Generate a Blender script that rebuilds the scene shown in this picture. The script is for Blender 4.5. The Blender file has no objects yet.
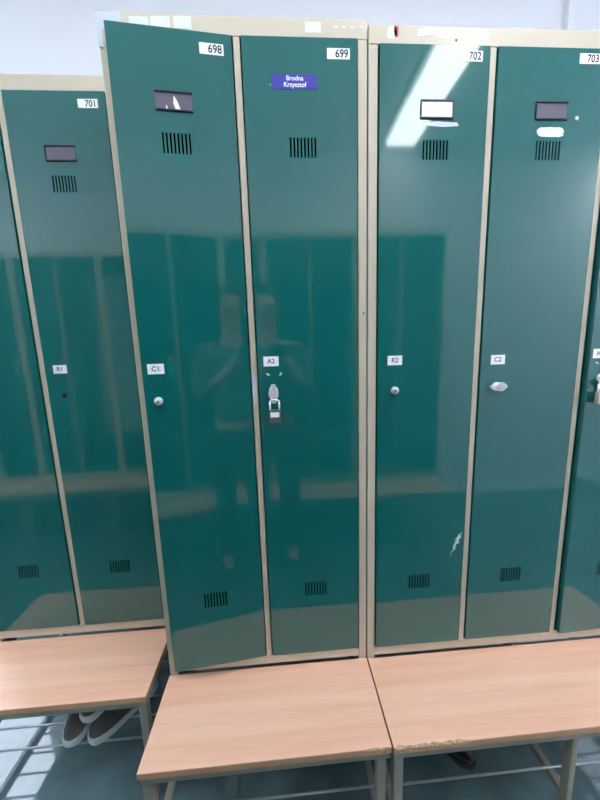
import bpy, bmesh, math, random
from mathutils import Vector, Matrix, Euler
random.seed(7)
scene = bpy.context.scene
col = scene.collection

# ------------------------------------------------------------------ camera
CP = dict(f=319.98, pitch=0.15917, roll=-0.03188, yaw=0.05982, loc=(0.39107, -0.90159, 1.42551))
def cam_axes(p, r, y):
    f = Vector((math.sin(y)*math.cos(p), math.cos(y)*math.cos(p), -math.sin(p)))
    rt = Vector((math.cos(y), -math.sin(y), 0)); up = rt.cross(f)
    return math.cos(r)*rt + math.sin(r)*up, -math.sin(r)*rt + math.cos(r)*up, f
rr, uu, ff = cam_axes(CP['pitch'], CP['roll'], CP['yaw'])
cd = bpy.data.cameras.new('camera'); cam = bpy.data.objects.new('camera', cd); col.objects.link(cam)
M = Matrix((rr, uu, -ff)).transposed().to_4x4(); M.translation = Vector(CP['loc'])
cam.matrix_world = M
cd.sensor_fit = 'HORIZONTAL'; cd.sensor_width = 36; cd.lens = CP['f']*36/600; cd.clip_start = 0.004
scene.camera = cam

# ------------------------------------------------------------------ world, light, exposure
world = bpy.data.worlds.new('world'); scene.world = world; world.use_nodes = True
bg = world.node_tree.nodes['Background']; bg.inputs[0].default_value = (0.75, 0.85, 1, 1); bg.inputs[1].default_value = 1.0
pd = bpy.data.lights.new('window_daylight', 'AREA'); pd.shape = 'RECTANGLE'; pd.size = 1.3; pd.size_y = 2.3; pd.cycles.is_portal = True
po = bpy.data.objects.new('window_daylight', pd); col.objects.link(po); po.location = (-1.62, .78, 1.4); po.rotation_euler = (-math.pi/2, 0, 0)
vs = scene.view_settings
vs.view_transform = 'Standard'; vs.look = 'None'; vs.gamma = 1; vs.use_curve_mapping = False
vs.exposure = 2.26
END_FILL = 11  # strength of the fill lights added at both aisle ends
LONG_FILL = 2.3  # strength of the long fill light added in front of the lockers
LAMP = 2.6                        # strength of the ceiling light diffusers
LAMP_COL = (0.90, 0.96, 1.0)
# lamps (x0, x1, y0, y1), all on the ceiling at CEIL
CEIL = 3.0
LAMPS = [(1.27, 1.51, -1.82, -0.62), (-2.72, -2.48, -1.25, -0.05), (-0.33, -0.09, -3.9, -2.7), (1.9, 2.14, -3.9, -2.7), (3.4, 3.64, -1.82, -0.62), (-2.6, -2.36, -3.9, -2.7), (-.7, 1.9, -.68, -.46)]  # first one read from its reflection; end and long ones added as fill

# ------------------------------------------------------------------ materials
def lin(c):
    return tuple(((v/255+0.055)/1.055)**2.4 if v/255 > 0.04045 else v/255/12.92 for v in c) + (1,)
def mat(name, rgb, rough=.5, metal=0, ior=1.5, coat=0, bump=0, bscale=20, var=0, vscale=8, spec=None):
    m = bpy.data.materials.new(name); m.use_nodes = True; nt = m.node_tree; b = nt.nodes['Principled BSDF']
    b.inputs['Base Color'].default_value = lin(rgb); b.inputs['Roughness'].default_value = rough
    b.inputs['Metallic'].default_value = metal; b.inputs['IOR'].default_value = ior
    b.inputs['Coat Weight'].default_value = coat; b.inputs['Coat Roughness'].default_value = .04
    tc = nt.nodes.new('ShaderNodeTexCoord')
    if bump:
        n = nt.nodes.new('ShaderNodeTexNoise'); n.inputs['Scale'].default_value = bscale
        nt.links.new(tc.outputs['Object'], n.inputs['Vector'])
        bp = nt.nodes.new('ShaderNodeBump'); bp.inputs['Strength'].default_value = 1; bp.inputs['Distance'].default_value = bump
        nt.links.new(n.outputs['Fac'], bp.inputs['Height']); nt.links.new(bp.outputs[0], b.inputs['Normal'])
        if coat: nt.links.new(bp.outputs[0], b.inputs['Coat Normal'])
    if var:
        n = nt.nodes.new('ShaderNodeTexNoise'); n.inputs['Scale'].default_value = vscale; n.inputs['Detail'].default_value = 5
        nt.links.new(tc.outputs['Object'], n.inputs['Vector'])
        r = nt.nodes.new('ShaderNodeMapRange'); r.inputs[1].default_value = .3; r.inputs[2].default_value = .7
        r.inputs[3].default_value = 1-var; r.inputs[4].default_value = 1+var*.5
        nt.links.new(n.outputs['Fac'], r.inputs[0])
        mx = nt.nodes.new('ShaderNodeVectorMath'); mx.operation = 'MULTIPLY'; mx.inputs[0].default_value = lin(rgb)[:3]
        nt.links.new(r.outputs[0], mx.inputs[1]); nt.links.new(mx.outputs[0], b.inputs['Base Color'])
    return m
GREEN = mat('green_gloss_paint', (16, 100, 98), .055, ior=1.75, bump=.00035, bscale=5)
BEIGE = mat('beige_steel_paint', (207, 195, 176), .32, ior=1.5, var=.05, vscale=6)
TUBE = mat('grey_tube_paint', (146, 141, 128), .38, var=.08)
DARKIN = mat('locker_interior', (150, 145, 132), .6)
WALL = mat('wall_paint', (236, 238, 246), .7, bump=.0006, bscale=90)
CEILM = mat('ceiling_paint', (244, 245, 248), .8)
WHITE = mat('label_white', (252, 253, 254), .35)
WHITE2 = mat('faded_label', (230, 233, 232), .45, var=.12, vscale=60)
TAPE = mat('frosted_tape', (206, 212, 226), .22)
INK = mat('ink', (12, 14, 50), .95, ior=1.2)
INKP = mat('violet_ink', (78, 50, 112), .95, ior=1.2)
BLUE = mat('blue_label', (52, 50, 168), .35)
RED = mat('red_sticker', (214, 52, 60), .4)
CHROME = mat('chrome', (224, 230, 232), .25, metal=.35)
STEEL = mat('worn_steel', (176, 180, 184), .35, metal=.7)
PADGREY = mat('padlock_grey', (92, 102, 106), .35, metal=.4)
BRASS = mat('padlock_pale', (206, 196, 176), .3, metal=.5)
HOLE_SHADE = mat('dark_hole_shade', (5, 9, 10), .95, ior=1.1)  # near-black colour standing in for the shade inside door openings
BLACK = mat('black', (10, 12, 14), .5)
PLATE = mat('holder_backing', (104, 98, 112), .3, ior=1.5)
PLATED = mat('holder_lip', (14, 34, 40), .35)
PAPER = mat('worn_paper', (196, 204, 206), .5, var=.2, vscale=120)
SCUFF = mat('chipped_paint', (196, 214, 208), .6, var=.25, vscale=200)
RUBBER = mat('white_sole', (222, 226, 230), .55)
CANVAS = mat('taupe_canvas', (106, 100, 98), .85, bump=.0008, bscale=600, var=.12, vscale=40)
LINING = mat('pale_lining', (190, 192, 212), .8)
INSOLE = mat('dark_insole', (52, 46, 50), .8)
DKSHOE = mat('black_leather', (16, 15, 22), .35)
EDGE = mat('beech_edge_band', (196, 150, 118), .45, var=.08, vscale=30)
CHIPB = mat('raw_chipboard', (204, 164, 134), .9, bump=.002, bscale=260, var=.35, vscale=140)
SKIN = mat('skin', (214, 164, 140), .55)
HAIR = mat('hair', (60, 44, 34), .6)
SHIRT = mat('grey_shirt', (104, 116, 120), .8)
JACK = mat('dark_vest', (20, 44, 46), .85)
TROU = mat('dark_trousers', (40, 46, 60), .85)
PHONE = mat('phone_black', (14, 14, 18), .15)
RUB2 = mat('dark_sole', (50, 50, 52), .8)

def beech():
    m = bpy.data.materials.new('beech_laminate'); m.use_nodes = True; nt = m.node_tree; b = nt.nodes['Principled BSDF']
    tc = nt.nodes.new('ShaderNodeTexCoord'); mp = nt.nodes.new('ShaderNodeMapping')
    mp.inputs['Scale'].default_value = (1.6, 34, 34); nt.links.new(tc.outputs['Object'], mp.inputs[0])
    n = nt.nodes.new('ShaderNodeTexNoise'); n.inputs['Scale'].default_value = 1.0; n.inputs['Detail'].default_value = 5; n.inputs['Distortion'].default_value = .4
    nt.links.new(mp.outputs[0], n.inputs['Vector'])
    mp2 = nt.nodes.new('ShaderNodeMapping'); mp2.inputs['Scale'].default_value = (9, 300, 300); nt.links.new(tc.outputs['Object'], mp2.inputs[0])
    n2 = nt.nodes.new('ShaderNodeTexNoise'); n2.inputs['Scale'].default_value = 1; n2.inputs['Detail'].default_value = 2
    nt.links.new(mp2.outputs[0], n2.inputs['Vector'])
    ad = nt.nodes.new('ShaderNodeMath'); ad.operation = 'MULTIPLY_ADD'; ad.inputs[1].default_value = .35
    nt.links.new(n2.outputs['Fac'], ad.inputs[0]); nt.links.new(n.outputs['Fac'], ad.inputs[2])
    cr = nt.nodes.new('ShaderNodeValToRGB'); cr.color_ramp.elements[0].position = .45; cr.color_ramp.elements[1].position = .88
    cr.color_ramp.elements[0].color = lin((230, 176, 148)); cr.color_ramp.elements[1].color = lin((242, 196, 172))
    nt.links.new(ad.outputs[0], cr.inputs[0]); nt.links.new(cr.outputs[0], b.inputs['Base Color'])
    b.inputs['Roughness'].default_value = .38
    return m
BEECH = beech()

def floor_mat():
    m = bpy.data.materials.new('glossy_floor_tile'); m.use_nodes = True; nt = m.node_tree; b = nt.nodes['Principled BSDF']
    tc = nt.nodes.new('ShaderNodeTexCoord'); mp = nt.nodes.new('ShaderNodeMapping')
    mp.inputs['Location'].default_value = (0.6, 0.42, 0); nt.links.new(tc.outputs['Object'], mp.inputs[0])
    br = nt.nodes.new('ShaderNodeTexBrick'); br.offset = 0; br.inputs['Scale'].default_value = 1
    br.inputs['Brick Width'].default_value = .8; br.inputs['Row Height'].default_value = .8
    br.inputs['Mortar Size'].default_value = .005; br.inputs['Mortar Smooth'].default_value = .1
    br.inputs['Color1'].default_value = lin((92, 118, 124)); br.inputs['Color2'].default_value = lin((98, 122, 126)); br.inputs['Mortar'].default_value = lin((34, 48, 56))
    nt.links.new(mp.outputs[0], br.inputs['Vector'])
    n = nt.nodes.new('ShaderNodeTexNoise'); n.inputs['Scale'].default_value = 9; n.inputs['Detail'].default_value = 6
    nt.links.new(tc.outputs['Object'], n.inputs['Vector'])
    r = nt.nodes.new('ShaderNodeMapRange'); r.inputs[1].default_value = .3; r.inputs[2].default_value = .7; r.inputs[3].default_value = .8; r.inputs[4].default_value = 1.15
    nt.links.new(n.outputs['Fac'], r.inputs[0])
    mx = nt.nodes.new('ShaderNodeVectorMath'); mx.operation = 'MULTIPLY'
    nt.links.new(br.outputs['Color'], mx.inputs[0]); nt.links.new(r.outputs[0], mx.inputs[1]); nt.links.new(mx.outputs[0], b.inputs['Base Color'])
    r2 = nt.nodes.new('ShaderNodeMapRange'); r2.inputs[3].default_value = .06; r2.inputs[4].default_value = .5
    nt.links.new(br.outputs['Fac'], r2.inputs[0]); nt.links.new(r2.outputs[0], b.inputs['Roughness'])
    b.inputs['IOR'].default_value = 2.1
    return m
FLOORM = floor_mat()
def emis(name, c, s):
    m = bpy.data.materials.new(name); m.use_nodes = True; nt = m.node_tree; nt.nodes.clear()
    e = nt.nodes.new('ShaderNodeEmission'); e.inputs[0].default_value = c + (1,); e.inputs[1].default_value = s
    o = nt.nodes.new('ShaderNodeOutputMaterial'); nt.links.new(e.outputs[0], o.inputs[0]); return m
GLOW = emis('lamp_diffuser', LAMP_COL, LAMP)
GLOW2 = emis('end_fill_glow', LAMP_COL, END_FILL)
GLOW3 = emis('long_fill_glow', LAMP_COL, LONG_FILL)

# ------------------------------------------------------------------ mesh helpers
class MB:
    """collects shapes with materials and links them as one mesh object"""
    def __init__(s): s.bm = bmesh.new(); s.mats = []
    def mi(s, m):
        if m not in s.mats: s.mats.append(m)
        return s.mats.index(m)
    def box(s, x0, x1, y0, y1, z0, z1, m, bev=0, rot=None):
        b = bmesh.new(); bmesh.ops.create_cube(b, size=1)
        for v in b.verts: v.co = Vector(((x0+x1)/2+v.co.x*(x1-x0), (y0+y1)/2+v.co.y*(y1-y0), (z0+z1)/2+v.co.z*(z1-z0)))
        if bev: bmesh.ops.bevel(b, geom=list(b.edges), offset=bev, segments=2, profile=.6, affect='EDGES')
        if rot is not None: b.transform(rot)
        s.merge(b, m, smooth=False); return s
    def merge(s, b, m, smooth=False):
        i = s.mi(m)
        for f in b.faces: f.material_index = i; f.smooth = smooth
        me = bpy.data.meshes.new('t'); b.to_mesh(me); b.free(); s.bm.from_mesh(me); bpy.data.meshes.remove(me)
    def tube(s, p, q, r, m, n=12, r2=None, caps=True):
        p, q = Vector(p), Vector(q); d = q-p; b = bmesh.new()
        bmesh.ops.create_cone(b, cap_ends=caps, segments=n, radius1=r, radius2=r if r2 is None else r2, depth=d.length)
        b.transform(Matrix.Translation((p+q)/2) @ d.to_track_quat('Z', 'Y').to_matrix().to_4x4())
        s.merge(b, m, smooth=True); return s
    def path(s, pts, r, m, n=10):
        for a, c in zip(pts, pts[1:]): s.tube(a, c, r, m, n)
        for a in pts[1:-1]: s.ball(a, (r, r, r), m, 10, 6)
        return s
    def ball(s, c, rad, m, u=20, v=12, mtx=None):
        b = bmesh.new(); bmesh.ops.create_uvsphere(b, u_segments=u, v_segments=v, radius=1)
        b.transform(Matrix.Diagonal((*rad, 1)))
        if mtx is not None: b.transform(mtx)
        b.transform(Matrix.Translation(c)); s.merge(b, m, smooth=True); return s
    def poly(s, pts, depth, m, to=None):
        """extruded polygon in XZ, from y=0 to y=-depth"""
        b = bmesh.new(); vs_ = [b.verts.new((x, 0, z)) for x, z in pts]; f = b.faces.new(vs_)
        ex = bmesh.ops.extrude_face_region(b, geom=[f])
        for v in [g for g in ex['geom'] if isinstance(g, bmesh.types.BMVert)]: v.co.y -= depth
        bmesh.ops.recalc_face_normals(b, faces=list(b.faces))
        if to is not None: b.transform(to)
        s.merge(b, m); return s
    def text(s, body, x, z, y, h, m, sx=1, align='CENTER', rot=0, bold=0):
        cu = bpy.data.curves.new('txt', 'FONT'); cu.body = body; cu.size = h; cu.align_x = align; cu.align_y = 'CENTER'; cu.extrude = .0002; cu.offset = bold
        o = bpy.data.objects.new('txt', cu); col.objects.link(o); bpy.context.view_layer.update()
        me = bpy.data.meshes.new_from_object(o.evaluated_get(bpy.context.evaluated_depsgraph_get()))
        bpy.data.objects.remove(o); b = bmesh.new(); b.from_mesh(me)
        b.transform(Matrix.Translation((x, y, z)) @ Matrix.Rotation(rot, 4, 'Y') @ Matrix.Rotation(math.pi/2, 4, 'X') @ Matrix.Diagonal((sx, 1, 1, 1)))
        s.merge(b, m); return s
    def build(s, name, parent=None, loc=None):
        me = bpy.data.meshes.new(name); s.bm.to_mesh(me); s.bm.free()
        for m in s.mats: me.materials.append(m)
        o = bpy.data.objects.new(name, me); col.objects.link(o)
        if parent: o.parent = parent
        if loc: o.location = loc
        return o
def empty(name, loc=(0, 0, 0), rz=0, parent=None):
    o = bpy.data.objects.new(name, None); o.empty_display_size = .05; col.objects.link(o); o.location = loc; o.rotation_euler = (0, 0, rz)
    if parent: o.parent = parent
    return o
def tag(o, label, cat, group=None):
    o['label'] = label; o['category'] = cat
    if group: o['group'] = group
    return o
def structure(o): o['kind'] = 'structure'; return o
def sbox(name, m, *a, **k): return structure(MB().box(*a, m, **k).build(name))

# ------------------------------------------------------------------ setting
XL, XR, YB, YF = -3.8, 4.3, 0.69, -4.6     # room
structure(MB().box(XL, XR, YF, YB, -.1, 0, FLOORM).build('floor'))
sbox('ceiling', CEILM, XL, XR, YF, YB, CEIL, CEIL+.1)
wx0, wx1, wz0, wz1 = -2.27, -.97, .25, 2.55
w_ = MB(); w_.box(XL, wx0, YB, YB+.1, 0, CEIL, WALL); w_.box(wx1, XR, YB, YB+.1, 0, CEIL, WALL); w_.box(wx0, wx1, YB, YB+.1, 0, wz0, WALL); w_.box(wx0, wx1, YB, YB+.1, wz1, CEIL, WALL); structure(w_.build('wall_back'))
wm = (wx0+wx1)/2
we = structure(empty('window_1', (wm, YB+.05, wz0)))
def wf(a, b_, c, d, nm='window_frame', mm=CEILM, t0=-.03, t1=.03): MB().box(a-wm, b_-wm, t0, t1, c-wz0, d-wz0, mm, bev=.003 if nm != 'window_pane' else 0).build(nm, we)
wf(wx0, wx0+.05, wz0, wz1); wf(wx1-.05, wx1, wz0, wz1); wf(wx0+.05, wx1-.05, wz0, wz0+.05); wf(wx0+.05, wx1-.05, wz1-.05, wz1); wf(wm-.03, wm+.03, wz0+.05, wz1-.05)
GLASS = bpy.data.materials.new('window_glass'); GLASS.use_nodes = True; gb = GLASS.node_tree.nodes['Principled BSDF']; gb.inputs['Transmission Weight'].default_value = 1; gb.inputs['Roughness'].default_value = 0; gb.inputs['IOR'].default_value = 1.0; gb.inputs['Base Color'].default_value = (.96, .98, 1, 1)
wf(wx0+.05, wm-.03, wz0+.05, wz1-.05, 'window_pane', GLASS, -.003, .003); wf(wm+.03, wx1-.05, wz0+.05, wz1-.05, 'window_pane', GLASS, -.003, .003)
MB().box(-.68, .68, -.13, -.031, -.03, 0, CEILM, bev=.004).build('window_sill', we)
sbox('wall_front', WALL, XL, XR, YF-.1, YF, 0, CEIL)
sbox('wall_left', WALL, XL-.1, XL, YF, YB, 0, CEIL)
sbox('wall_right', WALL, XR, XR+.1, YF, YB, 0, CEIL)
# opposite partition wall the facing lockers stand against
sbox('wall_partition', WALL, XL, 4.3, -2.02, -1.92, 0, CEIL)
t = MB(); t.box(1.718, 1.748, YB-.022, YB, .0, CEIL, WALL, bev=.002); structure(t.build('trim_1'))
for n_, (a, b_, y, w) in enumerate([(XL, XR, YB-.012, .012), (XL, XR, -1.92, .012)]):
    sbox('baseboard_back' if n_ == 0 else 'baseboard_partition', WALL, a, b_, y, y+w, 0, .08)

# ceiling lights and added fill lights: housing and diffuser
for i, (a, b_, c, d) in enumerate(LAMPS):
    if c < -2.0: continue
    e = empty('ceiling_or_fill_light', ((a+b_)/2, (c+d)/2, CEIL))
    h = MB(); w = (b_-a)/2; l = (d-c)/2
    for s_ in (-1, 1):
        h.box(s_*w-.012, s_*w+.012, -l-.012, l+.012, -.022, 0, CEILM); h.box(-w, w, s_*l-.012, s_*l+.012, -.022, 0, CEILM)
    h.build('housing', e)
    MB().box(-w+.012, w-.012, -l+.012, l-.012, -.055, -.012, GLOW if i == 0 else GLOW3 if i == 6 else GLOW2, bev=.006).build('diffuser', e)
    tag(e, ['slim white ceiling light above the aisle, right one', 'slim white fill light added above the far left end of the aisle', '', '', 'slim white fill light added above the far right end of the aisle', '', 'long white fill light added parallel to the lockers, just in front of them'][i], 'ceiling light')

# ------------------------------------------------------------------ lockers
W2 = .3191; ST = .0235; HB = .40; PH = .0083; HD = .0415; RL = .0368; DEPTH = .49
def holes_panel(mb, x0, x1, z0, z1, yf, th, holes, m):
    """sheet with rectangular holes, front face at yf, thickness th"""
    xs = sorted(set([x0, x1]+[round(v, 5) for h in holes for v in h[:2]])); zs = sorted(set([z0, z1]+[round(v, 5) for h in holes for v in h[2:]]))
    b = bmesh.new(); V = {}
    def vt(i, j, k):
        if (i, j, k) not in V: V[i, j, k] = b.verts.new((xs[i], yf if k == 0 else yf+th, zs[j]))
        return V[i, j, k]
    def hole(i, j):
        if i < 0 or j < 0 or i >= len(xs)-1 or j >= len(zs)-1: return True
        cx, cz = (xs[i]+xs[i+1])/2, (zs[j]+zs[j+1])/2
        return any(h[0] < cx < h[1] and h[2] < cz < h[3] for h in holes)
    for i in range(len(xs)-1):
        for j in range(len(zs)-1):
            if hole(i, j): continue
            b.faces.new([vt(i, j, 0), vt(i+1, j, 0), vt(i+1, j+1, 0), vt(i, j+1, 0)])
            b.faces.new([vt(i, j+1, 1), vt(i+1, j+1, 1), vt(i+1, j, 1), vt(i, j, 1)])
            for (di, dj, p, q) in ((-1, 0, (i, j), (i, j+1)), (1, 0, (i+1, j+1), (i+1, j)), (0, -1, (i+1, j), (i, j)), (0, 1, (i, j+1), (i+1, j+1))):
                if hole(i+di, j+dj): b.faces.new([vt(*p, 0), vt(*q, 0), vt(*q, 1), vt(*p, 1)])
    mb.merge(b, m)

def make_door(parent, hx, width, H, o):
    """door, origin at its hinge (right edge); o = options"""
    dz0 = HB+.01+RL+.001; dz1 = HB+.01+H-HD-.001
    L = -width
    ox = o.get('ox', 0)
    mb = MB(); holes = []
    zt = H-1.8                        # shorter unit: upper fittings sink with its top
    # vents
    for (vx, zz0, zz1) in ((L+.107+ox, 1.904+zt*.5, 1.950+zt*.5), (L+.110+ox+o.get('bx', 0), .654+o.get('bz', 0), .702+o.get('bz', 0))):
        for k in range(8): holes.append((vx+k*.0089, vx+k*.0089+.0044, zz0, zz1))
    kh = o.get('lock') == 'hole'
    if kh: holes.append((L+.0385+o.get('lox', 0)-.005, L+.0385+o.get('lox', 0)+.005, 1.293, 1.303))
    holes_panel(mb, L, 0, dz0, dz1, -.003, .0015, holes, GREEN)
    # folded rims of the sheet door
    for a, b_ in ((L, L+.0015), (-.0015, 0)): mb.box(a, b_, -.002, .016, dz0, dz1, GREEN)
    for a, b_ in ((dz0, dz0+.0015), (dz1-.0015, dz1)): mb.box(L, 0, -.002, .016, a, b_, GREEN)
    d = mb.build('door', parent, (hx, -.001, 0)); d.rotation_euler.z = o.get('ang', 0)
    for (a, c) in ((L+.100+ox, 1.893+zt*.5), (L+.103+ox+o.get('bx', 0), .643)): MB().box(a, a+.084, .004, .0055, c, c+.070, HOLE_SHADE).build('vent_shade_plate', d)  # dark plates added behind the slots, interior shade put into their colour
    Y = -.0045
    # number plate
    if o.get('num'):
        cx = L+.242+o.get('nox', 0); cz = 2.134+zt*.6+o.get('noz', 0)
        p = MB(); p.box(cx-.028, cx+.028, Y+.0009, Y+.0016, cz-.0115, cz+.0115, WHITE)
        p.text(o['num'], cx+.008, cz-.0005, Y+.0008, .0240, INK, sx=.90, bold=.00035); p.build('number_plate', d)
    # card holder
    hold = o.get('hold')
    if hold:
        hx0 = L+.100+ox; hx1 = hx0+.083; hz0 = 2.001+zt*.5+o.get('hdz', 0); hz1 = hz0+.037
        p = MB(); p.box(hx0, hx1, Y+.0005, Y+.0016, hz0, hz1, PLATE)
        p.box(hx0-.001, hx1+.001, Y-.002, Y+.001, hz1-.0005, hz1+.0025, PLATED); p.box(hx0-.001, hx1+.001, Y-.002, Y+.001, hz0-.0025, hz0+.0005, PLATED)
        if hold != 'torn': p.box(hx0-.0015, hx0+.0005, Y-.0015, Y+.001, hz0, hz1, PLATED)
        if hold == 'framed': p.box(hx1-.0005, hx1+.0015, Y-.0015, Y+.001, hz0, hz1, PLATED)
        p.build('card_holder', d)
        if hold == 'framed':
            q = MB(); q.box(hx0+.002, hx1-.002, Y-.0001, Y+.0005, hz0+.002, hz1-.002, WHITE); q.build('name_card', d)
            q = MB(); q.poly([(hx0+.004, hz0-.010), (hx0+.045, hz0-.008), (hx0+.096, hz0-.010), (hx0+.101, hz0-.018), (hx0+.06, hz0-.0205), (hx0+.02, hz0-.018)], .0003, TAPE, Matrix.Translation((0, Y+.0016, 0))); q.build('tape_strip', d)
        if hold == 'torn':
            q = MB(); q.poly([(hx0+.042, hz0+.031), (hx0+.049, hz0+.02), (hx0+.056, hz0+.002), (hx0+.044, hz0+.002), (hx0+.040, hz0+.014)], .0006, WHITE, Matrix.Translation((0, Y, 0)))
            q.poly([(hx0+.024, hz0+.011), (hx0+.027, hz0+.002), (hx0+.022, hz0+.002)], .0006, WHITE, Matrix.Translation((0, Y, 0))); q.build('torn_card', d)
    if o.get('blue'):
        q = MB(); bx0 = L+.068; q.box(bx0, bx0+.113, Y+.0009, Y+.0016, 2.056, 2.088, BLUE)
        q.text('Brodna', bx0+.058, 2.0795, Y+.0008, .0145, WHITE, sx=1.0, bold=.0002); q.text('Krzysztof', bx0+.058, 2.0655, Y+.0008, .0145, WHITE, sx=1.0, bold=.0002)
        q.build('name_label', d)
        q = MB(); q.poly([(bx0-.003, 2.068), (bx0, 2.0655), (bx0-.001, 2.0635), (bx0-.004, 2.066)], .0003, SCUFF, Matrix.Translation((0, Y+.0016, 0))); q.build('paint_chip', d)
    if o.get('sticker'):
        q = MB(); pts = []
        for k in range(28):
            a = k/28*2*math.pi; r = 1+random.uniform(-.08, .08)
            pts.append((L+.153+.036*r*math.copysign(abs(math.cos(a))**.55, math.cos(a)), 1.9655+.0115*r*math.copysign(abs(math.sin(a))**.55, math.sin(a))))
        q.poly(pts, .0004, WHITE2, Matrix.Translation((0, Y+.0016, 0)))
        q.build('torn_sticker', d)
        q = MB(); q.tube((L+.222, Y+.0016, 1.998), (L+.222, Y+.001, 1.998), .005, WHITE, 16); q.build('sticker_dot', d)
    if o.get('code'):
        cx = L+.033+o.get('cox', 0); cz = 1.384+o.get('coz', 0)
        q = MB(); q.box(cx-.021, cx+.021, Y+.0009, Y+.0016, cz-.0135, cz+.0135, WHITE)
        q.text(o['code'], cx, cz, Y+.0008, .0185, INKP, bold=.0002); q.build('code_label', d)
    lk = o.get('lock'); lx = L+.034+o.get('lox', 0); lz = 1.298
    if lk == 'hole':
        q = MB(); X = L+.0385+o.get('lox', 0)
        for k in range(20):
            a0, a1 = 2*math.pi*k/20, 2*math.pi*(k+1)/20
            q.tube((X+.0066*math.cos(a0), Y+.001, 1.298+.0066*math.sin(a0)), (X+.0066*math.cos(a1), Y+.001, 1.298+.0066*math.sin(a1)), .0016, BLACK, 6)
        q.box(X-.006, X+.006, .003, .004, 1.292, 1.304, HOLE_SHADE); q.build('lock_hole', d)  # square behind the hole carries the inner shade as dark colour
    if lk == 'cyl':
        q = MB(); q.tube((lx, Y+.003, lz), (lx, Y-.004, lz), .0118, CHROME, 24, .0112); q.tube((lx, Y-.004, lz), (lx, Y-.0065, lz), .0112, CHROME, 24, .009)
        q.tube((lx, Y-.006, lz), (lx, Y-.0068, lz), .0062, STEEL, 20); q.box(lx-.0009, lx+.0009, Y-.0072, Y-.0066, lz-.004, lz+.004, BLACK); q.build('lock_cylinder', d)
    if lk == 'turn':
        q = MB(); q.tube((lx+.008, Y+.003, lz), (lx+.008, Y-.006, lz), .0135, CHROME, 24, .0125)
        pts = [(-.024, .004), (-.006, .006), (.002, .0125), (.012, .0125), (.0235, .004), (.0235, -.002), (.012, -.0115), (.002, -.0125), (-.006, -.008), (-.022, -.005), (-.026, 0)]
        q.poly([(lx+.008+a, lz+b_) for a, b_ in pts], .010, CHROME, Matrix.Translation((0, Y-.004, 0)))
        q.poly([(lx+.010+a*.55, lz+b_*.5) for a, b_ in pts], .002, STEEL, Matrix.Translation((0, Y-.014, 0))); q.build('turn_handle', d)
    if lk == 'hasp':
        q = MB(); X = L+.040+o.get('hox', 0); q.tube((X, Y+.003, 1.312), (X, Y-.008, 1.312), .0125, CHROME, 24, .012)
        pts = [(-.006, .034), (.006, .034), (.0085, .020), (.0135, .009), (.0135, -.004), (.009, -.016), (.008, -.030), (-.008, -.030), (-.009, -.016), (-.0135, -.004), (-.0135, .009), (-.0085, .020)]
        q.poly([(X+a, 1.302+b_*.82*o.get('hs', 1)) for a, b_ in pts], .004, CHROME, Matrix.Translation((0, Y-.008, 0))); q.box(X-.006, X+.006, Y-.016, Y-.008, 1.302-.030*.82*o.get('hs', 1), 1.3095-.030*.82*o.get('hs', 1), CHROME); q.build('hasp', d)
        if o.get('chips', 1):
            for cx, a in ((X-.013, .5), (X+.022, -1.0)):
                q = MB(); pts = []
                for k in range(10):
                    t_ = k/10*2*math.pi; u_ = .0065*math.cos(t_)*(1+random.uniform(-.15, .15)); v_ = .0026*math.sin(t_)
                    pts.append((cx+u_*math.cos(a)+v_*math.sin(a), 1.357-u_*math.sin(a)+v_*math.cos(a)))
                q.poly(pts, .0004, SCUFF, Matrix.Translation((0, Y+.0016, 0)))
                q.build('paint_chip', d)
    if o.get('scuff'):
        q = MB()
        for k in range(16):
            t_ = k/15; cx = -.012-.030*t_+random.uniform(-.003, .003); cz = .835-.075*t_; r = .0062*max(0, 1-abs(t_-.35)*1.9)+.0012
            q.poly([(cx+r*random.uniform(.5, 1.2)*math.cos(a*.9), cz+r*random.uniform(.6, 1.6)*math.sin(a*.9)) for a in range(7)], .0003+.00002*k, SCUFF, Matrix.Translation((0, Y+.0016, 0)))
        q.build('scuff_mark', d)
    if o.get('key'):
        pass
    return d

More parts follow.
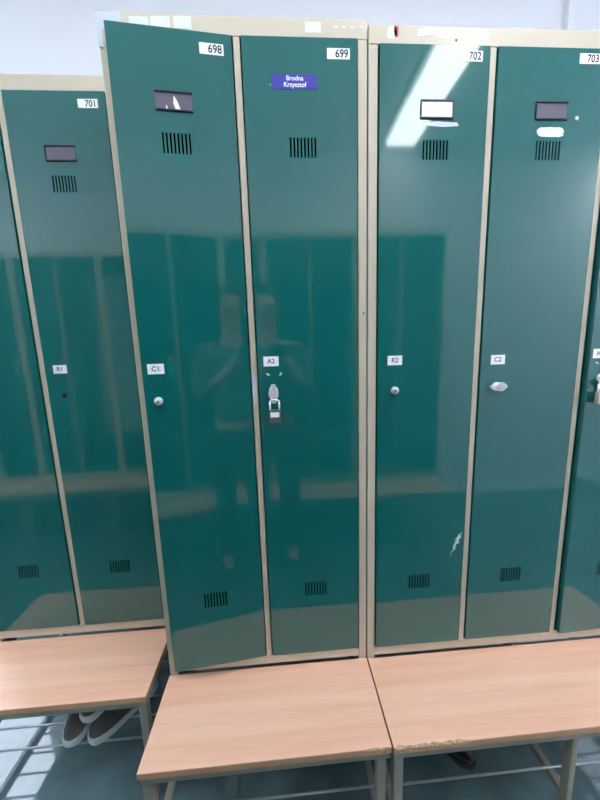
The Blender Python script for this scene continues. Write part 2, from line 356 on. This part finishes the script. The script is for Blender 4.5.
def make_locker(x0, y0, n, H, doors, label, name='metal_locker', group=None, right_stile=True):
    W = W2*n; e = empty(name, (x0, y0, HB))
    inner = empty  # parts are placed in the locker's own frame, z measured from the floor
    def P(o): o.location.z -= HB; return o
    zb = HB+.01; zt = zb+H
    s = MB()
    s.box(.002, .0035, .004, DEPTH, zb, zt-.001, BEIGE); s.box(W-.0035, W-.002, .004, DEPTH, zb, zt-.001, BEIGE)
    s.box(.0035, W-.0035, DEPTH-.0015, DEPTH, zb, zt-.001, BEIGE); s.box(.0035, W-.0035, .004, DEPTH-.0015, zt-.0025, zt-.001, BEIGE); s.box(.0035, W-.0035, .004, DEPTH-.0015, zb+.001, zb+.0025, BEIGE)
    for k in range(1, n): s.box(k*W2-.001, k*W2+.001, .02, DEPTH-.0015, zb+.0025, zt-.0025, DARKIN)
    P(s.build('cabinet_shell', e))
    P(MB().box(0, W, -.0005, .022, zt-HD, zt, BEIGE, bev=.0022).build('header', e))
    P(MB().box(ST, W-ST, 0, .022, zb+.004, zb+RL, BEIGE, bev=.0015).build('bottom_rail', e))
    for a, b_ in ((0, ST), (W-ST, W)): P(MB().box(a, b_, 0, .022, zb, zt-HD-.0003, BEIGE, bev=.0022).build('stile', e))
    for k in range(1, n): P(MB().box(k*W2-PH, k*W2+PH, 0, .022, zb+RL, zt-HD-.0003, BEIGE, bev=.0018).build('post', e))
    for fx in (.0125, W-.0125):
        for fy in (.03, DEPTH-.04): P(MB().box(fx-.0115, fx+.0115, fy-.028, fy+.02, HB, zb+.0005, BEIGE).build('foot', e))
    for k, o in enumerate(doors):
        left = (ST if k == 0 else k*W2+PH)+.0035+o.get('gap', 0); right = (W-ST if k == n-1 else (k+1)*W2-PH)-.003
        d = make_door(e, right, right-left, H, o); P(d)
    if label: tag(e, label, 'locker', group)
    return e

# middle unit
mid = make_locker(0, 0, 2, 1.8, [
    dict(num='698', hold='torn', code='C1', lock='cyl', ang=.100, nox=-.009, hdz=-.003, ox=-.004, cox=.002),
    dict(num='699', blue=1, cox=.004, coz=.009, code='A2', lock='hasp', nox=-.007, ox=.002, ang=.002)],
    'two-door green locker with beige frame, numbers 698 and 699, left door slightly ajar')
# right unit
right = make_locker(.6414, -.003, 3, 1.789, [
    dict(num='702', hold='framed', code='R2', lock='cyl', ox=.007, nox=-.008, bx=-.011, cox=.016, scuff=1, lox=.016, noz=.006, ang=0),
    dict(num='703', hold='plain', sticker=1, code='C2', lock='turn', ox=.009, nox=.001, bx=-.012, cox=.017, coz=-.008, lox=.008, noz=.006, ang=0),
    dict(num='704', hold='plain', code='A1', lock='hasp', ang=.030, gap=.005, cox=-.003, hox=-.002, hs=.5)],
    'green locker with beige frame numbered 702 and 703, standing right of the purple-labelled door')
# left unit, set back
left = make_locker(-.6921, .1843, 2, 1.806, [
    dict(hold='plain', lock='hole', ox=-.002),
    dict(num='701', hold='plain', code='R1', lock='hole', nox=-.010, noz=.004, ox=-.003, bx=.010, bz=-.004, hdz=-.011, cox=.013, lox=.008)],
    'recessed green locker numbered 701 with an empty lock hole, at the left')

# marks on the frames
def frame_mark(parent, name, items):
    m = MB()
    for kind, cx, cz, w, h, mm in items:
        pts = []
        N = 4 if kind == 'r' else 14
        if kind == 'r': pts = [(cx-w/2, cz-h/2), (cx+w/2, cz-h/2+random.uniform(-.001, .001)), (cx+w/2, cz+h/2), (cx-w/2+random.uniform(-.001, .001), cz+h/2)]
        else:
            for k in range(N):
                a = k/N*2*math.pi; r = random.uniform(.85, 1.1)
                pts.append((cx+w/2*r*math.copysign(abs(math.cos(a))**.6, math.cos(a)), cz+h/2*r*math.copysign(abs(math.sin(a))**.6, math.sin(a))))
        m.poly([(a, b_-HB) for a, b_ in pts], .0006, mm, Matrix.Translation((0, -.0003, 0)))
    return m.build(name, parent)
frame_mark(mid, 'sticker', [('r', .095, 2.192, .045, .022, WHITE2)])
frame_mark(mid, 'sticker', [('r', .144, 2.193, .046, .023, WHITE2)])
frame_mark(mid, 'sticker', [('r', .196, 2.194, .041, .024, WHITE2)])
frame_mark(mid, 'sticker', [('r', .505, 2.191, .038, .022, WHITE2)])
frame_mark(mid, 'sticker_residue', [('b', .56+.021*k, 2.193, .012, .004, WHITE2) for k in range(4)])
q = MB(); q.poly([(-.0008, 2.14-HB), (.010, 2.139-HB), (.0105, 2.176-HB), (.056, 2.175-HB), (.0565, 2.2108-HB), (-.0008, 2.2108-HB)], .0006, TAPE, Matrix.Translation((0, -.0006, 0)))
q.box(-.0012, .0, -.001, .04, 2.14-HB, 2.2108-HB, TAPE); q.build('corner_tape', mid)
q = MB(); q.poly([(W2-.007, 1.27-HB), (W2+.003, 1.272-HB), (W2+.004, 1.315-HB), (W2+.0015, 1.362-HB), (W2-.0075, 1.363-HB)], .0006, TAPE, Matrix.Translation((0, .0003, 0))); q.build('post_tape', mid)
frame_mark(mid, 'screw', [('b', .629, 1.517, .004, .006, BLACK)])
rm = lambda x: x-.6414
frame_mark(right, 'sticker', [('b', rm(.700), 2.181, .024, .026, WHITE2)])
frame_mark(right, 'red_sticker', [('b', rm(.710), 2.185, .011, .026, RED)])
q = MB(); a0 = rm(.782); q.poly([(a0-.02, 2.176-HB), (a0+.02, 2.179-HB), (a0+.022, 2.190-HB), (a0+.027, 2.195-HB), (a0+.012, 2.194-HB), (a0-.016, 2.191-HB)], .0006, WHITE, Matrix.Translation((0, -.0003, 0))); q.build('sticker', right)
frame_mark(right, 'sticker', [('b', rm(.834), 2.181, .036, .020, WHITE2)])
frame_mark(right, 'sticker', [('b', rm(.885), 2.183, .034, .020, WHITE2)])
frame_mark(right, 'sticker', [('b', rm(.932), 2.183, .030, .020, WHITE2)])
frame_mark(right, 'screw', [('b', rm(.862), 2.169, .005, .006, BLACK)])

# ------------------------------------------------------------------ padlocks
def padlock(loc, label, body_m, w, h, plate, shackle_r):
    e = empty('padlock', loc)
    b = MB(); b.box(-w/2, w/2, -.008, .006, -h, 0, body_m, bev=.003)
    if plate: b.box(-w*.38, w*.38, -.0095, -.0075, -h*.56, -h*.18, WHITE, bev=.0009)
    b.build('body', e)
    s = MB(); k = w*.40; r = shackle_r; t_ = .027
    pts = [(-k, 0, -.004), (-k, 0, t_-.006)]+[(-k*math.cos(a), 0, t_-.006+.006*math.sin(a)) for a in [math.pi*j/8 for j in range(1, 8)]]+[(k, 0, t_-.006), (k, 0, -.004)]
    s.path(pts, r, CHROME); s.build('shackle', e)
    return tag(e, label, 'padlock')
padlock((W2+PH+.0035+.0415, -.0205, 1.260), 'dark grey padlock hanging from the hasp of door 699', PADGREY, .032, .037, True, .0028)
import math as _m
h704 = Vector((.6414+3*W2-ST-.003, -.004, 0)); ang = .030; wd = (3*W2-ST-.003)-(2*W2+PH+.0035+.005)
lp = -wd+.040-.007
pl = padlock((h704.x+math.cos(ang)*lp+.0205*math.sin(ang), h704.y+math.sin(ang)*lp-.0205*math.cos(ang), 1.273), 'pale padlock on the ajar door at the right edge', BRASS, .034, .036, False, .0032)
pl.rotation_euler.z = ang

# ------------------------------------------------------------------ benches
def make_bench(x0, x1, y, label, legs, chip=None, crossbars=(), group=None):
    """bench base under a locker: y is the locker face; plank runs from y-.242 to y+.0"""
    e = empty('locker_bench', (x0, y, 0)); Wd = x1-x0; T = .018; yf = -.242
    b = bmesh.new(); n = max(8, int(Wd/.004)) if chip else 1
    prof = []
    rows = []
    for i in range(n+1):
        x = .0015+(Wd-.003)*i/n; dd = 0; dz = 0
        if chip:
            for (c0, c1, amp) in chip:
                if c0 < x < c1:
                    env = min(1, (x-c0)/.01, (c1-x)/.04)
                    dd = amp*env*(.35+.65*abs(math.sin(x*97)*math.sin(x*41+1)))*random.uniform(.6, 1.1); dz = dd*random.uniform(.5, .9)
        rows.append([b.verts.new(v) for v in ((x, .002, HB), (x, yf+.0012+dd, HB), (x, yf, HB-.0012-dz), (x, yf, HB-T), (x, .002, HB-T))])
    for i in range(n):
        a, c = rows[i], rows[i+1]
        for j in range(5):
            f = b.faces.new([a[j], c[j], c[(j+1) % 5], a[(j+1) % 5]])
            xm = (a[0].co.x+c[0].co.x)/2
            ch = chip and any(c0 < xm < c1 for c0, c1, _ in chip)
            f.material_index = 0 if j in (0, 3, 4) else (2 if ch and j in (1, 2) else 1)
    for r_ in (rows[0], rows[-1][::-1]):
        f = b.faces.new(r_); f.material_index = 1
    bmesh.ops.recalc_face_normals(b, faces=list(b.faces))
    me = bpy.data.meshes.new('plank'); b.to_mesh(me); b.free()
    for m in (BEECH, EDGE, CHIPB): me.materials.append(m)
    o = bpy.data.objects.new('plank', me); col.objects.link(o); o.parent = e
    z1 = HB-T
    yb = DEPTH-.02
    fr = MB()
    fr.box(.004, Wd-.004, yf+.006, yf+.031, z1-.025, z1-.0005, TUBE, bev=.003)
    fr.build('front_rail', e)
    MB().box(.032, Wd-.03, .0035, .028, z1-.024, z1-.002, TUBE, bev=.003).build('added_gap_rail', e)  # rail added to hide the bright floor, so the gap looks dark
    fr = MB(); fr.box(.004, Wd-.004, yb-.025, yb, z1-.007, HB-.0005, TUBE, bev=.003); fr.build('rear_rail', e)
    for lx in legs:
        lw = .017 if lx == .503 else .025
        s = MB(); s.box(lx, lx+.025, yf+.033, yb-.027, z1-.025, z1-.0005, TUBE, bev=.003); s.box(lx, lx+.025, .0035, yb-.027, z1-.0005, HB-.0005, TUBE); s.build('side_rail', e)
        MB().box(lx, lx+lw, yf+.008, yf+.033, 0, z1-.0255, TUBE, bev=.003).build('leg', e)
        MB().box(lx, lx+.025, yb-.026, yb-.001, 0, z1-.0075, TUBE, bev=.003).build('leg', e)
        MB().box(lx+.003, lx+.022, yf+.0335, yb-.0265, .128, .147, TUBE, bev=.003).build('lower_rail', e)
    for ry in (-.166, -.100, -.034, .032, .098, .164, .23, .296, .362):
        m = MB(); m.tube((legs[0]+.004, ry, .1505), (legs[-1]+.021, ry, .1505), .0035, STEEL, 8); m.build('rack_rod', e)
    for cx in crossbars:
        MB().box(cx-.007, cx+.007, -.20, .35, .080, .0938, TUBE).build('rack_crossbar', e)
    if label: tag(e, label, 'bench', group)
    return e
make_bench(-.005, .6415, 0, 'beech-topped bench below lockers 698 and 699', [.006, .608], chip=[(.575, .640, .004)])
make_bench(.6430, 1.5995, -.003, 'beech-topped bench with a chipped front edge, below lockers 702 and 703', [.006, .503, .925], chip=[(.003, .215, .0065)])
make_bench(-.6925, -.0540, .1843, 'beech-topped bench with sneakers beneath, at the left', [.006, .608])

# ------------------------------------------------------------------ opposite row of lockers (seen in the glossy doors)
def copy_tree(o, parent=None):
    c = o.copy(); col.objects.link(c); c.parent = parent
    for ch in list(o.children): copy_tree(ch, c)
    return c
opl = make_locker(0, 0, 2, 1.8, [dict(hold='plain', code='R1', lock='cyl', ang=.003), dict(hold='plain', code='R2', lock='cyl', ang=-.002)],
    'two-door green locker in the row across the aisle, seen mirrored in the doors', group='lockers across the aisle')
opb = make_bench(0, .638, 0, 'beech-topped bench in the row across the aisle, seen mirrored in the doors', [.006, .608], group='benches across the aisle')
for i in range(7):
    xx = 1.592-i*.642
    for src, z in ((opl, HB), (opb, 0)):
        o = src if i == 0 else copy_tree(src)
        o.location = (xx, -1.42, z); o.rotation_euler.z = math.pi
        nth = ['first', 'second', 'third', 'fourth', 'fifth', 'sixth', 'seventh'][i]
        o['label'] = ('green two-door locker across the aisle, %s from the right end of the mirrored row' if src is opl else 'beech-topped bench across the aisle, %s from the right end of the mirrored row') % nth

# ------------------------------------------------------------------ shoes
def shoe(loc, rz, label, rx=0, lining=False, ry=0, L=.24):
    """sneaker, toe at local -Y, origin at the heel-to-toe middle of the sole"""
    e = empty('sneaker', loc, rz); e.rotation_euler = (rx, ry, rz)
    def hw(t):   # half width at t = 0 (toe) .. 1 (heel)
        pr = [(0, .004), (.02, .018), (.06, .026), (.14, .034), (.28, .038), (.42, .036), (.6, .035), (.8, .034), (.93, .031), (.985, .018), (1, .005)]
        for (a, b_), (c, d) in zip(pr, pr[1:]):
            if a <= t <= c: return b_+(d-b_)*(t-a)/(c-a)
        return .005
    ts = [0, .012, .03, .06, .1, .16, .24, .34, .44, .54, .64, .74, .84, .91, .96, .985, 1]
    def ring(scale, z, t, k): return None
    # sole
    b = bmesh.new(); outl = [(hw(t)+.003, -L/2+t*L) for t in ts]; pts = outl+[(-x, y) for x, y in reversed(outl)]
    lo = [b.verts.new((x*.96, y*.985, 0)) for x, y in pts]; mi = [b.verts.new((x*1.02, y*1.0, .010)) for x, y in pts]; hi = [b.verts.new((x*.99, y*.99, .024)) for x, y in pts]
    n = len(pts)
    for A, B in ((lo, mi), (mi, hi)):
        for i in range(n): b.faces.new([A[i], A[(i+1) % n], B[(i+1) % n], B[i]])
    b.faces.new(lo[::-1]); b.faces.new(hi); bmesh.ops.recalc_face_normals(b, faces=list(b.faces))
    m = MB(); m.merge(b, RUBBER, smooth=False); m.build('sole', e)
    # upper: cross sections along the shoe
    def hh(t):
        pr = [(0, .026), (.03, .036), (.1, .046), (.2, .052), (.32, .060), (.45, .074), (.55, .080), (.7, .074), (.85, .078), (1, .072)]
        for (a, b_), (c, d) in zip(pr, pr[1:]):
            if a <= t <= c: return b_+(d-b_)*(t-a)/(c-a)
    b = bmesh.new(); rings = []; K = 12
    for t in ts:
        w = hw(t)*.97; h = hh(t); y = -L/2+.004+t*(L-.008); rg = []
        openw = 0 if t < .42 else min(1, (t-.42)/.08)*.62
        if t > .955: openw *= .5
        for k in range(K+1):
            a = math.pi*k/K; ca, sa = math.cos(a), math.sin(a)
            x = w*math.copysign(abs(ca)**.75, ca); z = .020+(h-.020)*sa**.7
            if openw and abs(ca) < openw: z = .020+(h-.020)*(1-openw**2)**.35
            rg.append(b.verts.new((x, y, z)))
        rings.append(rg)
    for i in range(len(ts)-1):
        for k in range(K):
            mid_t = (ts[i]+ts[i+1])/2
            b.faces.new([rings[i][k], rings[i][k+1], rings[i+1][k+1], rings[i+1][k]])
    b.faces.new(rings[0]); b.faces.new(rings[-1][::-1])
    bmesh.ops.recalc_face_normals(b, faces=list(b.faces))
    m = MB(); m.merge(b, CANVAS, smooth=True); m.build('upper', e)
    # foot opening: collar and insole
    m = MB(); cy = -L/2+.70*L; N = 28; col_pts = []
    for k in range(N+1):
        a = 2*math.pi*k/N; t_ = .5+.0
        col_pts.append((.0245*math.cos(a), cy+.066*math.sin(a), .079-.004*math.cos(2*a)))
    m.path(col_pts, .0042, LINING if lining else CANVAS, 8); m.build('collar', e)
    m = MB(); m.ball((0, cy, .0765), (.023, .064, .003), INSOLE); m.build('insole', e)
    if lining:
        m = MB()
        for k in range(4): m.path([(-.02+.001*k, -L/2+(.34+.05*k)*L, .066+.005*k), (0, -L/2+(.34+.05*k)*L-.002, .070+.0055*k), (.02-.001*k, -L/2+(.34+.05*k)*L, .066+.005*k)], .0022, LINING, 6)
        m.build('lace', e)
    return tag(e, label, 'shoe')
RZ = .1545
# toe positions (x, y) and direction from toe to heel
def place_shoe(toe, ang, z, label, **k):
    L = k.get('L', .24); c = Vector(toe)+Vector((math.sin(ang), math.cos(ang)))*L/2
    return shoe((c.x, c.y, z), -ang, label, **k)
place_shoe((-.347, .004), -.12, RZ, 'grey-brown sneaker with white sole, leftmost under the left bench')
place_shoe((-.290, .010), .66, RZ, 'grey-brown sneaker with white sole, turned toward the bench leg', lining=True)
place_shoe((-.290, .004), .22, RZ+.090, 'grey-brown sneaker lying on top of the two others', rx=0)
# dark shoe under right bench
e = empty('slip_on_shoe', (.885, -.035, .1545)); e.rotation_euler.z = .25
m = MB(); m.ball((0, -.045, .035), (.047, .085, .036), DKSHOE); m.ball((0, .06, .038), (.036, .085, .038), DKSHOE); m.build('upper', e)
m = MB(); m.ball((0, -.045, .012), (.05, .09, .012), RUB2); m.ball((0, .06, .012), (.04, .09, .012), RUB2); m.build('sole', e)
tag(e, 'dark shoe barely visible in the shade under the chipped bench', 'shoe')

# ------------------------------------------------------------------ the person taking the photo (seen mirrored in the doors)
def skin_mesh(name, verts, edges, root, parent, m, levels=2):
    me = bpy.data.meshes.new(name); me.from_pydata([v[:3] for v in verts], edges, []); o = bpy.data.objects.new(name, me); col.objects.link(o)
    sk = o.modifiers.new('s', 'SKIN'); sk.use_smooth_shade = True; sk.branch_smoothing = .3
    for i, v in enumerate(verts):
        r = v[3]; r = r if isinstance(r, tuple) else (r, r)
        me.skin_vertices[0].data[i].radius = r; me.skin_vertices[0].data[i].use_root = (i == root)
    su = o.modifiers.new('u', 'SUBSURF'); su.levels = levels; su.render_levels = levels
    bpy.context.view_layer.update()
    nm = bpy.data.meshes.new_from_object(o.evaluated_get(bpy.context.evaluated_depsgraph_get())); bpy.data.objects.remove(o)
    nm.materials.clear(); nm.materials.append(m)
    for p in nm.polygons: p.use_smooth = True; p.material_index = 0
    o = bpy.data.objects.new(name, nm); col.objects.link(o); 
    if parent: o.parent = parent
    return o
PX, PY, HX = .33, -1.075, .061
def arm(s):   # s = -1 left in world x, +1 right: shoulder, elbow, wrist
    return [(s*.05, 0, 1.44, .06), (s*.165, .0, 1.43, .052), (s*.205, .01, 1.27, .043), (s*.205, .05, 1.165, .037), (HX*.6+s*.13, .085, 1.26, .032), (HX+s*.075, .11, 1.335, .024)]
body = [(0, 0, .95, (.135, .10)), (0, 0, 1.10, (.125, .09)), (0, 0, 1.28, (.14, .095)), (0, 0, 1.42, (.12, .08)), (0, .005, 1.50, .052), (0, .01, 1.56, .05)]
be = [(0, 1), (1, 2), (2, 3), (3, 4), (4, 5)]
hd = [(0, .018, 1.615, (.068, .078)), (0, .012, 1.69, (.077, .092)), (0, .008, 1.765, (.068, .082))]
b0 = len(body); body += hd; be += [(5, b0), (b0, b0+1), (b0+1, b0+2)]
body.append((0, .105, 1.67, .013)); be.append((b0+1, len(body)-1))       # nose
for s_ in (-1, 1):
    i0 = len(body); body += arm(s_)[1:]; be += [(3, i0)]+[(i0+k, i0+k+1) for k in range(4)]
    w = len(body)-1; px, py, pz = body[w][:3]
    body.append((px-s_*.012, py+.016, pz+.030, (.030, .014))); pm = len(body)-1; be.append((w, pm))
    i1 = len(body); body += [(s_*.09, 0, .90, .088), (s_*.10, .01, .66, .07), (s_*.10, .015, .49, .055), (s_*.105, -.01, .30, .05), (s_*.105, -.02, .09, .036), (s_*.11, .05, .04, .034), (s_*.115, .14, .03, .028)]
    be += [(0, i1)]+[(i1+k, i1+k+1) for k in range(6)]
per = empty('person', (PX, PY, 0)); 
bd = skin_mesh('body', body, be, 0, per, SKIN)
# fingers curled round the phone edges
fm = []; fe = []
for s_ in (-1, 1):
    px, py, pz = HX+s_*.054, .145, 1.362
    for k, (ln) in enumerate((.030, .034, .031, .025)):
        z0 = pz+.018-.017*k; i = len(fm)
        fm += [(px, py-.012, z0-.01, .0085), (px-s_*.001, py+.010, z0+.004, .0080), (px-s_*.010, py+.030, z0+.008, .0072), (px-s_*.010-s_*ln*.6, py+.031, z0+.008, .0065)]
        fe += [(i, i+1), (i+1, i+2), (i+2, i+3)]
    i = len(fm); fm += [(px, py-.018, pz-.005, .010), (px-s_*.012, py-.012, pz+.022, .0095), (px-s_*.030, py-.004, pz+.03, .0085)]; fe += [(i, i+1), (i+1, i+2)]
def comps(vs_, es):   # build each finger chain on its own, then join into the body mesh
    bm = bmesh.new(); bm.from_mesh(bd.data); i = 0
    starts = sorted(set(range(len(vs_)))-set(b_ for a, b_ in es))
    for k, st_ in enumerate(starts):
        en = starts[k+1] if k+1 < len(starts) else len(vs_)
        o = skin_mesh('f', vs_[st_:en], [(j, j+1) for j in range(en-st_-1)], 0, None, SKIN, 1); bm.from_mesh(o.data); bpy.data.objects.remove(o)
    # ears, eye sockets
    bm.to_mesh(bd.data); bm.free()
    for p in bd.data.polygons: p.use_smooth = True
comps(fm, fe)
m = MB()
for s_ in (-1, 1): m.ball((s_*.031, .088, 1.69), (.012, .008, .008), WHITE, 12, 8); m.ball((s_*.031, .0945, 1.69), (.005, .003, .005), BLACK, 10, 6)
m.build('eyes', per)
m = MB(); m.ball((0, .093, 1.622), (.022, .008, .006), mat('lips', (176, 104, 98), .5), 12, 8); m.build('mouth', per)
m = MB()
for s_ in (-1, 1): m.ball((s_*.079, .005, 1.675), (.008, .018, .028), SKIN, 12, 8)
m.build('ears', per)
m = MB(); m.ball((0, -.018, 1.735), (.088, .098, .088), HAIR, 28, 18); m.ball((0, -.05, 1.68), (.080, .062, .085), HAIR, 24, 16); m.build('hair', per)
sh = [(0, 0, .98, (.150, .115)), (0, 0, 1.10, (.142, .106)), (0, 0, 1.28, (.157, .112)), (0, 0, 1.43, (.125, .09)), (0, .002, 1.475, .064)]
se = [(0, 1), (1, 2), (2, 3), (3, 4)]
for s_ in (-1, 1):
    a = arm(s_); i0 = len(sh); sh += [(x, y, z, r+.013) for x, y, z, r in a[1:5]]; x, y, z, r = a[5]; se += [(3, i0), (i0, i0+1), (i0+1, i0+2), (i0+2, i0+3)]
skin_mesh('shirt', sh, se, 0, per, SHIRT)
tr = [(0, 0, .97, (.148, .112))]; te = []
for s_ in (-1, 1):
    i0 = len(tr); tr += [(s_*.09, 0, .90, .100), (s_*.10, .01, .66, .083), (s_*.10, .015, .49, .070), (s_*.105, -.01, .30, .064), (s_*.105, -.02, .11, .055)]
    te += [(0, i0)]+[(i0+k, i0+k+1) for k in range(4)]
skin_mesh('trousers', tr, te, 0, per, TROU)
for s_ in (-1, 1):
    m = MB(); m.ball((s_*.112, .085, .035), (.046, .10, .034), DKSHOE); m.ball((s_*.108, -.015, .045), (.042, .06, .045), DKSHOE); m.box(s_*.112-.042, s_*.112+.042, -.06, .175, 0.0005, .018, RUB2, bev=.008); m.build('shoe', per)
tag(per, 'person in a grey shirt holding up a phone, mirrored faintly in the doors', 'person')
ph = empty('phone', (CP['loc'][0], CP['loc'][1]-.0135, CP['loc'][2]-.05)); ph.rotation_euler.x = 0
m = MB(); m.box(-.037, .037, -.004, .004, -.075, .075, PHONE, bev=.003); m.build('body', ph)
m = MB(); m.box(-.033, .033, -.0048, -.0041, -.070, .070, BLACK); m.build('screen', ph)
ph.rotation_euler.x = -CP['pitch']
tag(ph, 'black phone held up in front of the lockers', 'phone')
